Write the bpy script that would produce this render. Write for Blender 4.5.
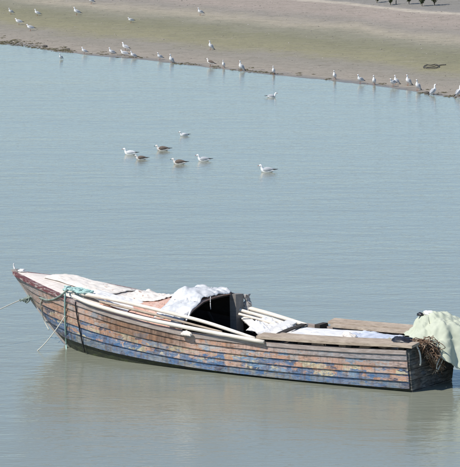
import bpy, math, random
import numpy as np
from mathutils import Vector, Matrix, noise

for o in list(bpy.data.objects):
    bpy.data.objects.remove(o)
S = bpy.context.scene
COL = S.collection
random.seed(7)

# ------------------------------------------------------------------ camera
FPX, YH, CX, CY = 3346.0, -225.0, 230.0, 233.5      # focal length and horizon in photo pixels (460 x 467)
PITCH = math.atan((CY - YH) / FPX)
CAMH = 9.5
cam = bpy.data.cameras.new('camera')
cam.sensor_fit = 'HORIZONTAL'
cam.sensor_width = 36.0
cam.lens = 36.0 * FPX / 460.0
cam.clip_start = 0.5
cam.clip_end = 5000.0
camo = bpy.data.objects.new('camera', cam)
COL.objects.link(camo)
camo.location = (0, 0, CAMH)
camo.rotation_euler = (math.radians(90) - PITCH, 0, 0)
S.camera = camo
S.render.resolution_x, S.render.resolution_y = 1009, 1024

# ------------------------------------------------------------------ light
SUN_DIR = Vector((-0.80, -0.60, 0)).normalized()
SUN_EL = math.radians(50)
world = bpy.data.worlds.new('World')
S.world = world
world.use_nodes = True
wn = world.node_tree
for n in list(wn.nodes):
    wn.nodes.remove(n)
sky = wn.nodes.new('ShaderNodeTexSky')
sky.sky_type = 'NISHITA'
sky.sun_disc = False
sky.sun_elevation = SUN_EL
sky.sun_rotation = math.atan2(SUN_DIR.x, SUN_DIR.y)
sky.air_density = 1.0
sky.dust_density = 0.0
sky.ozone_density = 5.0
bgn = wn.nodes.new('ShaderNodeBackground')
bgn.inputs['Strength'].default_value = 0.11
won = wn.nodes.new('ShaderNodeOutputWorld')
wn.links.new(sky.outputs[0], bgn.inputs[0])
wn.links.new(bgn.outputs[0], won.inputs[0])

sl = bpy.data.lights.new('sun', 'SUN')
sl.energy = 4.2
sl.angle = math.radians(0.53)
sl.color = (1.0, 0.945, 0.865)
suno = bpy.data.objects.new('sun', sl)
COL.objects.link(suno)
sv = Vector((SUN_DIR.x * math.cos(SUN_EL), SUN_DIR.y * math.cos(SUN_EL), math.sin(SUN_EL)))
suno.rotation_euler = sv.to_track_quat('Z', 'Y').to_euler()
suno.location = sv * 60

S.render.engine = 'CYCLES'
S.view_settings.view_transform = 'Standard'
S.view_settings.look = 'None'
S.view_settings.gamma = 1
S.view_settings.use_curve_mapping = False
S.view_settings.exposure = 0.25

# ------------------------------------------------------------------ pixel helpers
_F = np.array([0, math.cos(PITCH), -math.sin(PITCH)])
_U = np.array([0, math.sin(PITCH), math.cos(PITCH)])
_R = np.array([1.0, 0, 0])
_C = np.array([0, 0, CAMH])


def ray(x, y):
    return _F * FPX + _R * (x - CX) - _U * (y - CY)


def px(x, y, z=0.0):
    d = ray(x, y)
    return _C + d * (z - CAMH) / d[2]


# ------------------------------------------------------------------ mesh helpers
def link(name, me, mat=None, parent=None, smooth=False):
    o = bpy.data.objects.new(name, me)
    COL.objects.link(o)
    if mat is not None and not me.materials:
        me.materials.append(mat)
    if parent is not None:
        o.parent = parent
    if smooth:
        me.polygons.foreach_set('use_smooth', [True] * len(me.polygons))
    return o


def mesh(name, v, f):
    me = bpy.data.meshes.new(name)
    me.from_pydata([tuple(map(float, p)) for p in v], [], f)
    me.update()
    return me


def tag(o, label, cat, group=None):
    o['label'] = label
    o['category'] = cat
    if group:
        o['group'] = group
    return o


def empty(name, loc=(0, 0, 0), rz=0.0):
    o = bpy.data.objects.new(name, None)
    COL.objects.link(o)
    o.location = loc
    o.rotation_euler = (0, 0, rz)
    return o


def merge(parts):
    V, Fc = [], []
    for v, f in parts:
        n = len(V)
        V += list(v)
        Fc += [tuple(i + n for i in q) for q in f]
    return V, Fc


def spline(pts, n):
    """Catmull-Rom through pts, n samples"""
    P = [Vector(p) for p in pts]
    P = [P[0] * 2 - P[1]] + P + [P[-1] * 2 - P[-2]]
    out = []
    m = len(P) - 3
    for i in range(n):
        t = i / (n - 1) * m
        k = min(int(t), m - 1)
        t -= k
        a, b, c, d = P[k:k + 4]
        out.append(0.5 * ((2 * b) + (c - a) * t + (2 * a - 5 * b + 4 * c - d) * t * t + (3 * b - a - 3 * c + d) * t ** 3))
    return out


def loft(path, radii, seg=8, up=Vector((0, 0, 1)), cap=True):
    """elliptic tube; radii = list of (side, vertical)"""
    path = [Vector(p) for p in path]
    V, Fc = [], []
    n = len(path)
    for i, p in enumerate(path):
        t = (path[min(i + 1, n - 1)] - path[max(i - 1, 0)]).normalized()
        s = t.cross(up)
        if s.length < 1e-4:
            s = t.cross(Vector((0, 1, 0)))
        s.normalize()
        w = s.cross(t)
        r = radii[i] if isinstance(radii, (list, tuple)) else (radii, radii)
        if not isinstance(r, (list, tuple)):
            r = (r, r)
        for k in range(seg):
            a = 2 * math.pi * k / seg
            V.append(p + s * (math.cos(a) * r[0]) + w * (math.sin(a) * r[1]))
    for i in range(n - 1):
        for k in range(seg):
            k2 = (k + 1) % seg
            Fc.append((i * seg + k, i * seg + k2, (i + 1) * seg + k2, (i + 1) * seg + k))
    if cap:
        Fc.append(tuple(range(seg))[::-1])
        Fc.append(tuple((n - 1) * seg + k for k in range(seg)))
    return V, Fc


def tube(pts, r, n=24, seg=7, taper=None):
    P = spline(pts, n)
    if taper:
        rr = [r + (taper - r) * i / (n - 1) for i in range(n)]
    else:
        rr = [r] * n
    return loft(P, rr, seg)


def sweep(rings):
    """closed rings (lists of points) joined and capped"""
    V, Fc = [], []
    m = len(rings[0])
    for r in rings:
        V += [Vector(p) for p in r]
    for i in range(len(rings) - 1):
        for k in range(m):
            k2 = (k + 1) % m
            Fc.append((i * m + k, (i + 1) * m + k, (i + 1) * m + k2, i * m + k2))
    Fc.append(tuple(range(m)))
    Fc.append(tuple((len(rings) - 1) * m + k for k in range(m))[::-1])
    return V, Fc


def grid(nu, nv, fn):
    V = [fn(i / (nu - 1), j / (nv - 1)) for i in range(nu) for j in range(nv)]
    Fc = [(i * nv + j, (i + 1) * nv + j, (i + 1) * nv + j + 1, i * nv + j + 1) for i in range(nu - 1) for j in range(nv - 1)]
    return V, Fc


def fbm(p, oct=4):
    return noise.fractal(Vector(p), 0.9, 2.1, oct)


def interp(x, xs, ys):
    return float(np.interp(x, xs, ys))


def smooth_interp(x, xs, ys):
    """monotone-ish cubic (pchip-like) interpolation"""
    if x <= xs[0]:
        return ys[0]
    if x >= xs[-1]:
        return ys[-1]
    k = max(i for i in range(len(xs) - 1) if xs[i] <= x)
    d = [(ys[i + 1] - ys[i]) / (xs[i + 1] - xs[i]) for i in range(len(xs) - 1)]

    def sl_(i):
        if i == 0:
            return d[0]
        if i == len(xs) - 1:
            return d[-1]
        return 0 if d[i - 1] * d[i] <= 0 else 2 * d[i - 1] * d[i] / (d[i - 1] + d[i])
    hh = xs[k + 1] - xs[k]
    t = (x - xs[k]) / hh
    return ((2 * t ** 3 - 3 * t * t + 1) * ys[k] + (t ** 3 - 2 * t * t + t) * hh * sl_(k)
            + (-2 * t ** 3 + 3 * t * t) * ys[k + 1] + (t ** 3 - t * t) * hh * sl_(k + 1))


# ------------------------------------------------------------------ material helpers
class NT:
    def __init__(self, name, rough=0.8, spec=0.3):
        self.m = bpy.data.materials.new(name)
        self.m.use_nodes = True
        self.t = self.m.node_tree
        self.b = self.t.nodes['Principled BSDF']
        self.b.inputs['Roughness'].default_value = rough
        self.b.inputs['Specular IOR Level'].default_value = spec

    def n(self, typ, **kw):
        nd = self.t.nodes.new(typ)
        for k, v in kw.items():
            setattr(nd, k, v)
        return nd

    def l(self, a, b):
        self.t.links.new(a, b)

    def coord(self, scale=(1, 1, 1), loc=(0, 0, 0), rot=(0, 0, 0), kind='Object'):
        c = self.n('ShaderNodeTexCoord')
        m = self.n('ShaderNodeMapping')
        m.inputs['Scale'].default_value = scale
        m.inputs['Location'].default_value = loc
        m.inputs['Rotation'].default_value = rot
        self.l(c.outputs[kind], m.inputs[0])
        return m.outputs[0]

    def noise(self, vec, scale, detail=4, rough=0.6, dist=0.0):
        x = self.n('ShaderNodeTexNoise')
        x.inputs['Scale'].default_value = scale
        x.inputs['Detail'].default_value = detail
        x.inputs['Roughness'].default_value = rough
        x.inputs['Distortion'].default_value = dist
        self.l(vec, x.inputs['Vector'])
        return x.outputs['Fac']

    def ramp(self, fac, stops, interp='LINEAR'):
        r = self.n('ShaderNodeValToRGB')
        r.color_ramp.interpolation = interp
        e = r.color_ramp.elements
        while len(e) < len(stops):
            e.new(0.5)
        for k, (p, c) in enumerate(stops):
            e[k].position = p
            if not isinstance(c, (tuple, list)):
                c = (c, c, c)
            e[k].color = tuple(c) + (1,)
        self.l(fac, r.inputs[0])
        return r.outputs[0]

    def mix(self, fac, a, b, blend='MIX'):
        x = self.n('ShaderNodeMix', data_type='RGBA', blend_type=blend)
        for sock, val in ((x.inputs['Factor'], fac), (x.inputs['A'], a), (x.inputs['B'], b)):
            pass
        self._set(x.inputs[0], fac)
        self._set(x.inputs[6], a)
        self._set(x.inputs[7], b)
        return x.outputs[2]

    def _set(self, sock, val):
        if isinstance(val, bpy.types.NodeSocket):
            self.l(val, sock)
        elif isinstance(val, (tuple, list)):
            sock.default_value = tuple(val) + (1,) if len(val) == 3 else val
        else:
            sock.default_value = val

    def math(self, op, a, b=0.0, c=0.0):
        x = self.n('ShaderNodeMath', operation=op)
        self._set(x.inputs[0], a)
        self._set(x.inputs[1], b)
        self._set(x.inputs[2], c)
        return x.outputs[0]

    def bump(self, height, strength=0.3, dist=0.01):
        b = self.n('ShaderNodeBump')
        b.inputs['Strength'].default_value = strength
        b.inputs['Distance'].default_value = dist
        self.l(height, b.inputs['Height'])
        self.l(b.outputs[0], self.b.inputs['Normal'])
        return b

    def base(self, c):
        self._set(self.b.inputs['Base Color'], c)


def wood(name, c1, c2, scale=(1, 1, 1), rough=0.8, dark=(0.06, 0.05, 0.04), darkamt=0.62):
    w = NT(name, rough)
    v = w.coord(scale)
    a = w.noise(v, 3.0, 6, 0.65, 0.3)
    col = w.ramp(a, [(0.3, c1), (0.7, c2)])
    v2 = w.coord((scale[0] * 1.5, scale[1] * 14, scale[2] * 14))
    g = w.noise(v2, 4.0, 4, 0.7)
    gm = w.ramp(g, [(darkamt - 0.08, 0.0), (darkamt + 0.12, 0.55)])
    col = w.mix(gm, col, dark)
    w.base(col)
    w.bump(g, 0.5, 0.006)
    return w.m


def cloth_mat(name, c1, c2, scale=4.0, rough=0.85, spot=None, spot_at=0.66, spec=0.2):
    w = NT(name, rough, spec)
    v = w.coord()
    a = w.noise(v, scale, 5, 0.6)
    col = w.ramp(a, [(0.3, c1), (0.7, c2)])
    if spot:
        s = w.noise(v, scale * 2.3, 3, 0.6, 0.5)
        col = w.mix(w.ramp(s, [(spot_at, 0.0), (spot_at + 0.05, 1.0)]), col, spot)
    w.base(col)
    f = w.noise(v, 60, 3, 0.6)
    w.bump(f, 0.35, 0.004)
    return w.m


def plain(name, c, rough=0.6, var=0.15, scale=12.0, spec=0.3):
    w = NT(name, rough, spec)
    a = w.noise(w.coord(), scale, 4)
    col = w.ramp(a, [(0.3, tuple(x * (1 - var) for x in c)), (0.7, tuple(min(1, x * (1 + var)) for x in c))])
    w.base(col)
    return w.m


# ================================================================== SETTING
# ---- shoreline: where the mud meets the water in the photograph
SHORE_PX = [(0, 43.5), (30, 47.5), (60, 52), (110, 57), (140, 59.5), (175, 63.5), (240, 71.5), (290, 76.5), (330, 81), (380, 86.5), (430, 94.5), (460, 99)]
sx = [px(*q)[0] for q in SHORE_PX]
sy = [px(*q)[1] for q in SHORE_PX]
sx = [-160, -60, -25, -13] + sx + [12, 22, 50, 160]
sy = [160, 150, 137, 126] + sy + [94.5, 90, 86, 80]


def shore_y(x):
    return smooth_interp(x, sx, sy)


SHORE_TAB_X = np.linspace(-160, 160, 3201)
SHORE_TAB = np.array([shore_y(float(x)) for x in SHORE_TAB_X])


def inland(x, y):
    return y - float(np.interp(x, SHORE_TAB_X, SHORE_TAB))


def ground_z(x, y):
    d = inland(x, y)
    if d < 0:
        return max(0.022 * d, -1.2) + (noise.noise(Vector((x * 0.8, y * 0.55, 8))) * 0.008 + noise.noise(Vector((x * 2.6, y * 1.9, 2))) * 0.006 if d > -6 else 0)
    z = interp(d, [0, 4, 20, 34, 60, 140, 700], [0, 0.07, 0.38, 0.72, 1.5, 3.5, 12])
    n = noise.noise(Vector((x * 0.35, y * 0.22, 0))) * 0.022 + noise.noise(Vector((x * 1.3, y * 0.7, 3))) * 0.006
    return z + n * min(1.0, d / 3.0) + noise.noise(Vector((x * 0.8, y * 0.55, 8))) * 0.008 + noise.noise(Vector((x * 2.6, y * 1.9, 2))) * 0.006


def on_ground(x, y):
    """pixel -> point on the beach"""
    d = ray(x, y)
    z = 0.0
    for _ in range(25):
        P = _C + d * (z - CAMH) / d[2]
        z = 0.5 * z + 0.5 * max(0.0, ground_z(P[0], P[1]))
    return Vector((P[0], P[1], max(0.0, ground_z(P[0], P[1]))))


def axis(lo, hi, step, outs):
    a = list(np.arange(lo, hi + 1e-6, step))
    left, right = [], []
    s = step
    v = lo
    while v > outs[0]:
        s *= 1.35
        v -= s
        left.append(max(v, outs[0]))
    s = step
    v = hi
    while v < outs[1]:
        s *= 1.35
        v += s
        right.append(min(v, outs[1]))
    return left[::-1] + a + right


gx = axis(-15, 15, 0.2, (-160, 160))
gd = axis(-1.5, 52, 0.25, (-12, 700))
BV, INL = [], []
for x in gx:
    s0 = float(np.interp(x, SHORE_TAB_X, SHORE_TAB))
    for d in gd:
        BV.append((x, s0 + d, ground_z(x, s0 + d)))
        INL.append(d)
nv_ = len(gd)
BF = [(i * nv_ + j, (i + 1) * nv_ + j, (i + 1) * nv_ + j + 1, i * nv_ + j + 1) for i in range(len(gx) - 1) for j in range(nv_ - 1)]
bme = mesh('beach', BV, BF)
at = bme.attributes.new('inland', 'FLOAT', 'POINT')
at.data.foreach_set('value', INL)

w = NT('beach_mud', 0.9, 0.25)
an = w.n('ShaderNodeAttribute', attribute_name='inland')
c1 = w.coord((0.35, 0.35, 0.35))
big = w.noise(c1, 1.0, 5, 0.6)
c2 = w.coord((1.6, 0.8, 1), rot=(0, 0, math.radians(53)))
mid = w.noise(c2, 1.2, 6, 0.65)
calm = w.ramp(w.math('DIVIDE', an.outputs['Fac'], 45.0), [(0.0, 0.35), (0.12, 1.0), (0.45, 0.9), (0.56, 0.22)])
d1 = w.math('MULTIPLY', w.math('MULTIPLY_ADD', big, 6.0, -3.0), calm)
d2 = w.math('MULTIPLY', w.math('MULTIPLY_ADD', mid, 3.4, -1.7), calm)
dd = w.math('ADD', w.math('ADD', an.outputs['Fac'], d1), d2)
dn = w.math('DIVIDE', dd, 45.0)
MUD, GREEN, BEIGE, PINK, LIGHT, GREY = (.33, .286, .232), (.272, .25, .15), (.38, .333, .252), (.352, .295, .248), (.48, .42, .34), (.25, .235, .21)
band = w.ramp(dn, [(0.0, (.19, .172, .15)), (0.025, MUD), (0.12, (.27, .245, .20)), (0.19, GREEN), (0.29, (.22, .21, .13)),
                   (0.36, (.255, .24, .175)), (0.42, BEIGE), (0.48, (.285, .255, .215)), (0.54, PINK), (0.625, PINK), (0.637, LIGHT), (0.648, LIGHT), (0.662, (.27, .25, .225)), (0.69, GREY), (1.0, (.22, .21, .18))])
# streaks of weed and drier patches, elongated along the shore
c3 = w.coord((0.9, 4.2, 1), rot=(0, 0, math.radians(53)))
st = w.noise(c3, 0.9, 6, 0.7, 0.4)
band = w.mix(w.ramp(st, [(0.5, 0.0), (0.72, 0.42)]), band, (.165, .16, .11))
st2 = w.noise(w.coord((1.1, 3.2, 1), loc=(31, 8, 0), rot=(0, 0, math.radians(53))), 0.8, 5, 0.7)
band = w.mix(w.ramp(st2, [(0.54, 0.0), (0.75, 0.45)]), band, (.36, .32, .26))
fine = w.noise(w.coord(), 9.0, 5, 0.75)
band = w.mix(w.ramp(fine, [(0.25, 0.45), (0.5, 0.0)]), band, (.12, .11, .085))
band = w.mix(w.ramp(fine, [(0.56, 0.0), (0.78, 0.4)]), band, (.40, .37, .32))
w.base(band)
wet = w.ramp(w.math('DIVIDE', dd, 10.0), [(0.0, 0.35), (0.16, 0.9)])
w.l(wet, w.b.inputs['Roughness'])
# darker damp hollows and scattered dark specks
hol = w.noise(w.coord((1.3, 2.6, 1), loc=(12, 3, 0), rot=(0, 0, math.radians(53))), 1.7, 6, 0.7, 0.8)
speck = w.noise(w.coord((1, .6, 1)), 5.5, 3, 0.6)
band = w.mix(w.ramp(hol, [(.50, 0.0), (.66, .5)]), band, (.145, .13, .095))
band = w.mix(w.ramp(speck, [(.66, 0.0), (.72, .75)]), band, (.10, .09, .065))
w.base(band)
w.bump(w.math('ADD', fine, w.math('MULTIPLY', w.math('ADD', st, hol), 1.3)), 0.6, 0.04)
beach = link('beach', bme, w.m, smooth=True)
beach['kind'] = 'structure'

# ---- water
w = NT('estuary_water', 0.12, 0.5)
w.b.inputs['IOR'].default_value = 1.333
murk = w.noise(w.coord((0.05, 0.03, 1)), 1.0, 4, 0.6)
w.base(w.ramp(murk, [(0.3, (.212, .225, .174)), (0.7, (.232, .245, .192))]))
rip1 = w.noise(w.coord((0.55, 1.55, 1)), 1.0, 5, 0.55, 0.25)
rip2 = w.noise(w.coord((1.6, 4.4, 1), loc=(9, 4, 0), rot=(0, 0, 0.2)), 1.0, 3, 0.5)
rip3 = w.noise(w.coord((0.12, 0.30, 1), loc=(3, 1, 0)), 1.0, 3, 0.5)
gust = w.ramp(w.noise(w.coord((0.05, 0.16, 1), loc=(5, 2, 0)), 1.0, 4, 0.6), [(0.35, 0.55), (0.65, 1.0)])
hgt = w.math('MULTIPLY', w.math('ADD', w.math('MULTIPLY', rip1, 0.5), w.math('MULTIPLY', rip2, 0.20)), gust)
rip4 = w.noise(w.coord((5.0, 12.0, 1), loc=(2, 7, 0), rot=(0, 0, -.15)), 1.0, 2, 0.5)
hgt = w.math('ADD', w.math('ADD', hgt, w.math('MULTIPLY', rip4, 0.155)), w.math('MULTIPLY', rip3, 0.6))
w.bump(hgt, 1.0, 0.036)
wv, wf = grid(2, 2, lambda a, b: Vector((-400 + 800 * a, -60 + 700 * b, 0)))
water = link('water', mesh('water', wv, wf), w.m)
water['kind'] = 'structure'

# ================================================================== BOAT
_a, _b, _bw = px(408, 392), px(453, 380), px(68, 345)
BO = (_a + _b) / 2
_ax = _bw - BO
PSI = math.atan2(_ax[1], -_ax[0])
BL = float(np.hypot(_ax[0], _ax[1]))
UD = np.array([-math.cos(PSI), math.sin(PSI), 0])
VD = np.array([-math.sin(PSI), -math.cos(PSI), 0])
BROT = math.pi - PSI
BM = Matrix.Translation(Vector(BO)) @ Matrix.Rotation(BROT, 4, 'Z')


def blocal(P):
    q = np.array(P) - BO
    return Vector((q @ UD, q @ VD, q[2]))


def LW(x, y, wz):                       # pixel at a height above the water -> boat coordinates
    return blocal(px(x, y, wz))


def LV(x, y, v):                        # pixel in the lengthwise plane v -> boat coordinates
    d = ray(x, y)
    o = _C - BO
    t = (v - o @ VD) / (d @ VD)
    return blocal(_C + d * t)


def LU(x, y, u):                        # pixel in the crosswise plane u -> boat coordinates
    d = ray(x, y)
    o = _C - BO
    t = (u - o @ UD) / (d @ UD)
    return blocal(_C + d * t)


def boat_thing(name, origin):
    """an Empty (thing) that stands in the boat at the boat-local point origin"""
    o = empty(name, BM @ Vector(origin), BROT)
    return o


def on_boat(name, vf, mat, origin=None, smooth=True, parent=None, thick=0.0):
    V, Fc = vf
    V = [Vector(p) for p in V]
    if parent is None:
        if origin is None:
            origin = sum(V, Vector()) / len(V)
            origin.z = min(p.z for p in V)
        V = [p - Vector(origin) for p in V]
        o = link(name, mesh(name, V, Fc), mat, None, smooth)
        o.location = BM @ Vector(origin)
        o.rotation_euler = (0, 0, BROT)
    else:
        o = link(name, mesh(name, V, Fc), mat, parent, smooth)
    if thick:
        md = o.modifiers.new('thickness', 'SOLIDIFY')
        md.thickness = thick
        md.offset = 0
    return o


# hull lines
US = [0, 1.2, 2.5, 3.8, 4.95, 5.87, 6.5, 7.0]
WL = [.63, .75, .83, .865, .84, .65, .37, .0]
SH_S = [0, .14, .31, .465, .61, .765, .86, .93, 1.0]
SH_B = [.76, .86, .93, .97, .96, .82, .58, .33, .03]
SH_Z = [.655, .61, .585, .605, .715, .895, 1.01, 1.08, 1.15]
STEM_TOP = 8.1


def hull(s, t):
    """s 0 stern..1 stem; t 0 keel line (-.25 m) .. 1 sheer"""
    zs = smooth_interp(s, SH_S, SH_Z)
    z = -0.25 + (zs + 0.25) * t
    ub = interp(-0.25 + (1.15 + 0.25) * t, [-0.25, 0, 0.3, 0.7, 1.15], [6.55, 7.0, 7.34, 7.72, STEM_TOP])
    u = s * ub
    bs = smooth_interp(s, SH_S, SH_B)
    # waterline shape from the photograph, keel line a little narrower
    bw = smooth_interp(s * 7.0, US, WL)
    tw = 0.25 / (zs + 0.25)
    if t >= tw:
        f = (t - tw) / (1 - tw)
        b = bw + (bs - bw) * (f ** 0.85)
    else:
        b = bw * (0.72 + 0.28 * t / tw)
    return Vector((u, b, z))


def hull_n(s, t, side):
    a = hull(min(1, s + .01), t) - hull(max(0, s - .01), t)
    c = hull(s, min(1, t + .01)) - hull(s, max(0, t - .01))
    n = a.cross(c)
    n = n if n.y > 0 else -n
    n.normalize()
    return Vector((n.x, n.y * side, n.z))


boat = empty('wooden_boat', Vector(BO), BROT)
tag(boat, 'old wooden boat with patchy orange and blue paint moored in the estuary', 'boat')


def hull_paint(name, stops, off, wear=0.5, wood_c=(.30, .27, .25), sc=1.0, bow=0.0, bare=0.0, stern=0.0):
    w = NT(name, 0.72, 0.25)
    warp = w.n('ShaderNodeTexNoise')
    warp.inputs['Scale'].default_value = 17.0
    warp.inputs['Detail'].default_value = 7
    cv = w.coord((3.1 * sc, 0.0, 7.4 * sc), loc=(off, 0, off * .7))
    w.l(w.coord(), warp.inputs['Vector'])
    add = w.n('ShaderNodeMix', data_type='RGBA', blend_type='LINEAR_LIGHT')
    add.inputs[0].default_value = 0.17
    w.l(cv, add.inputs[6])
    w.l(warp.outputs['Color'], add.inputs[7])
    vo = w.n('ShaderNodeTexVoronoi', voronoi_dimensions='3D', distance='CHEBYCHEV')
    vo.inputs['Scale'].default_value = 1.0
    w.l(add.outputs[2], vo.inputs['Vector'])
    sep = w.n('ShaderNodeSeparateColor')
    w.l(vo.outputs['Color'], sep.inputs[0])
    col = w.ramp(sep.outputs[0], stops, 'CONSTANT')
    vo2 = w.n('ShaderNodeTexVoronoi', voronoi_dimensions='3D', distance='CHEBYCHEV')
    vo2.inputs['Scale'].default_value = 2.3
    w.l(add.outputs[2], vo2.inputs['Vector'])
    sep2 = w.n('ShaderNodeSeparateColor')
    w.l(vo2.outputs['Color'], sep2.inputs[0])
    under = w.ramp(sep2.outputs[0], stops, 'CONSTANT')
    um = w.noise(w.coord((3.4, 2, 9), loc=(off, 1, 2)), 2.2, 6, 0.75, 0.4)
    col = w.mix(w.ramp(um, [(.50, 0.0), (.55, .9)]), col, under)
    # brightness variation inside a patch
    pv = w.noise(w.coord((2, 2, 9)), 3.0, 5, 0.7)
    col = w.mix(w.ramp(pv, [(0.38, 0.0), (0.70, 0.55)]), col, (.46, .42, .38))
    # flaked-off paint, stretched along the planks
    fl = w.noise(w.coord((4.2, 2, 22), loc=(off, 3, 0)), 2.6, 7, 0.74, 0.5)
    col = w.mix(w.ramp(fl, [(wear, 0.0), (wear + 0.07, 0.9)]), col, wood_c)
    dk = w.noise(w.coord((5, 4, 26), loc=(4, off, 1)), 2.0, 5, 0.7, 0.3)
    col = w.mix(w.ramp(dk, [(0.55, 0.0), (0.68, 0.85)]), col, (.05, .042, .038))
    # rust and grime runs down the planks
    rn = w.noise(w.coord((11, 4, 1.1), loc=(off, 0, 0)), 1.4, 4, 0.65)
    col = w.mix(w.ramp(rn, [(0.48, 0.0), (0.70, 0.62)]), col, (.13, .085, .06))
    # bare weathered wood: greyish towards the stem, brown along the middle of the top planks, with the poles' shadow painted in
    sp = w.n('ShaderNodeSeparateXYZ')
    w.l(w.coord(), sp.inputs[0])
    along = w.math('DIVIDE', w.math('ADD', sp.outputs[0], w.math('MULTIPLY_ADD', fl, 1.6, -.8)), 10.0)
    if bow:
        col = w.mix(w.ramp(along, [(.69, 0.0), (.76, bow)]), col, w.ramp(dk, [(.35, (.43, .39, .37)), (.62, (.22, .19, .18))]))
    if stern:
        col = w.mix(w.ramp(along, [(.10, stern), (.26, 0.0)]), col, w.ramp(dk, [(.35, (.36, .36, .37)), (.62, (.17, .17, .18))]))
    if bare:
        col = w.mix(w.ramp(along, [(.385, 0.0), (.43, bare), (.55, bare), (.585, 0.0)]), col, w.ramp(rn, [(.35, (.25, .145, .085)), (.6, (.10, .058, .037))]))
    w.base(col)
    w.bump(w.math('ADD', fl, w.math('MULTIPLY', dk, 0.7)), 0.7, 0.012)
    return w.m


ORANGE, PINKY, CREAM, BLUE, LBLUE, GREYW, NAVY, BROWN = (.50, .265, .165), (.50, .335, .265), (.54, .47, .31), (.055, .14, .285), (.16, .275, .40), (.40, .385, .375), (.022, .042, .095), (.17, .095, .062)
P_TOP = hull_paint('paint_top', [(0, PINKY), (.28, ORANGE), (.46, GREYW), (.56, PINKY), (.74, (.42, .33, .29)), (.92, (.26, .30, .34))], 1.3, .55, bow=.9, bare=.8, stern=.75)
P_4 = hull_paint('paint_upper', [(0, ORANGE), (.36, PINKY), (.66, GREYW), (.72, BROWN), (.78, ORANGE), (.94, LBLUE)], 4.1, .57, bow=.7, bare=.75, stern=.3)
P_3 = hull_paint('paint_middle', [(0, ORANGE), (.24, BLUE), (.38, CREAM), (.50, PINKY), (.64, NAVY), (.70, LBLUE), (.76, CREAM), (.82, ORANGE)], 7.7, .58, bow=.3, bare=.3)
P_2 = hull_paint('paint_lower', [(0, BLUE), (.26, LBLUE), (.34, ORANGE), (.48, BLUE), (.66, CREAM), (.72, PINKY), (.80, BLUE), (.94, NAVY)], 2.2, .59)
P_1 = hull_paint('paint_waterline', [(0, BLUE), (.3, (.10, .16, .22)), (.5, NAVY), (.62, (.2, .215, .21)), (.74, BLUE)], 9.4, .57, (.15, .145, .125))
w = NT('algae_bottom', 0.5, 0.4)
aa = w.noise(w.coord((2, 2, 8)), 3.0, 6, 0.7)
w.base(w.ramp(aa, [(0.3, (.012, .014, .012)), (0.55, (.03, .035, .02)), (0.75, (.07, .095, .03))]))
w.bump(aa, 0.8, 0.02)
P_0 = w.m

T_LINES = [0.0, 0.36, 0.49, 0.62, 0.745, 0.87, 1.0]
P_STR = [P_0, P_1, P_2, P_3, P_4, P_TOP]
NS = 46
svals = [(i / (NS - 1)) for i in range(NS)]
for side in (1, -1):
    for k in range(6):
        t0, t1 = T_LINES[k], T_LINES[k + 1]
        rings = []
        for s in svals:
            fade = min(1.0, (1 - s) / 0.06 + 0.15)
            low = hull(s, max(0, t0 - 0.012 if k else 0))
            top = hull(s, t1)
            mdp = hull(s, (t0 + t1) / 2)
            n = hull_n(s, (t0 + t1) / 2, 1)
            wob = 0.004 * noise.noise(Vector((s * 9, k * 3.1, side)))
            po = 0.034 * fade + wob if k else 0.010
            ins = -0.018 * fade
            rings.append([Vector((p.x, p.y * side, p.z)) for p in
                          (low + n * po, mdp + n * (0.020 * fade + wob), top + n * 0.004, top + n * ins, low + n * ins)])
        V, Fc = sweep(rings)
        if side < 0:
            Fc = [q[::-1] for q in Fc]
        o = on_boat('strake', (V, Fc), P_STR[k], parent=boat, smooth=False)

# stem post
rings = []
M_STEM = wood('stem_wood', (.26, .24, .22), (.42, .38, .35), (1, 1, 1))
for i in range(16):
    z = -0.25 + (1.21 + 0.25) * i / 15
    ub = interp(z, [-0.25, 0, 0.3, 0.7, 1.15, 1.27], [6.55, 7.0, 7.34, 7.72, 8.1, 8.19])
    hw = 0.035
    rings.append([(ub - .09, hw, z), (ub + .025, hw * .6, z - .02), (ub + .025, -hw * .6, z - .02), (ub - .09, -hw, z)])
on_boat('stem_post', sweep(rings), M_STEM, parent=boat, smooth=False)

# gunwales: a rubbing rail outside the sheer, maroon near the bow
w = NT('rail_paint', 0.7, 0.25)
sepx = w.n('ShaderNodeSeparateXYZ')
w.l(w.coord(), sepx.inputs[0])
nz = w.noise(w.coord((1.5, 6, 10)), 3, 5, 0.7)
pos = w.math('ADD', sepx.outputs[0], w.math('MULTIPLY_ADD', nz, 1.2, -.6))
col = w.mix(w.ramp(w.math('DIVIDE', pos, 8.2), [(.74, 0.0), (.79, 1.0)]), (.30, .25, .22), (.135, .05, .055))
col = w.mix(w.ramp(nz, [(.48, 0.0), (.60, .85)]), col, (.42, .37, .34))
w.base(col)
w.bump(nz, .6, .01)
M_RAIL = w.m
for side in (1, -1):
    rings = []
    for s in [i / 40 for i in range(41)]:
        p = hull(s, 1)
        n = hull_n(s, .95, 1)
        n.z = 0
        n.normalize()
        if s > .97:
            n = Vector((0, 1, 0))
        a = p + n * 0.034
        b = p - n * 0.06 if s < .96 else p - n * 0.02
        b.y = max(b.y, 0.004)
        h0, h1 = -0.040, 0.022
        rings.append([Vector((q.x, q.y * side, q.z + dz)) for q, dz in ((a, h0), (a, h1), (b, h1), (b, h0))])
    V, Fc = sweep(rings)
    if side < 0:
        Fc = [q[::-1] for q in Fc]
    on_boat('gunwale', (V, Fc), M_RAIL, parent=boat, smooth=False)

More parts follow.
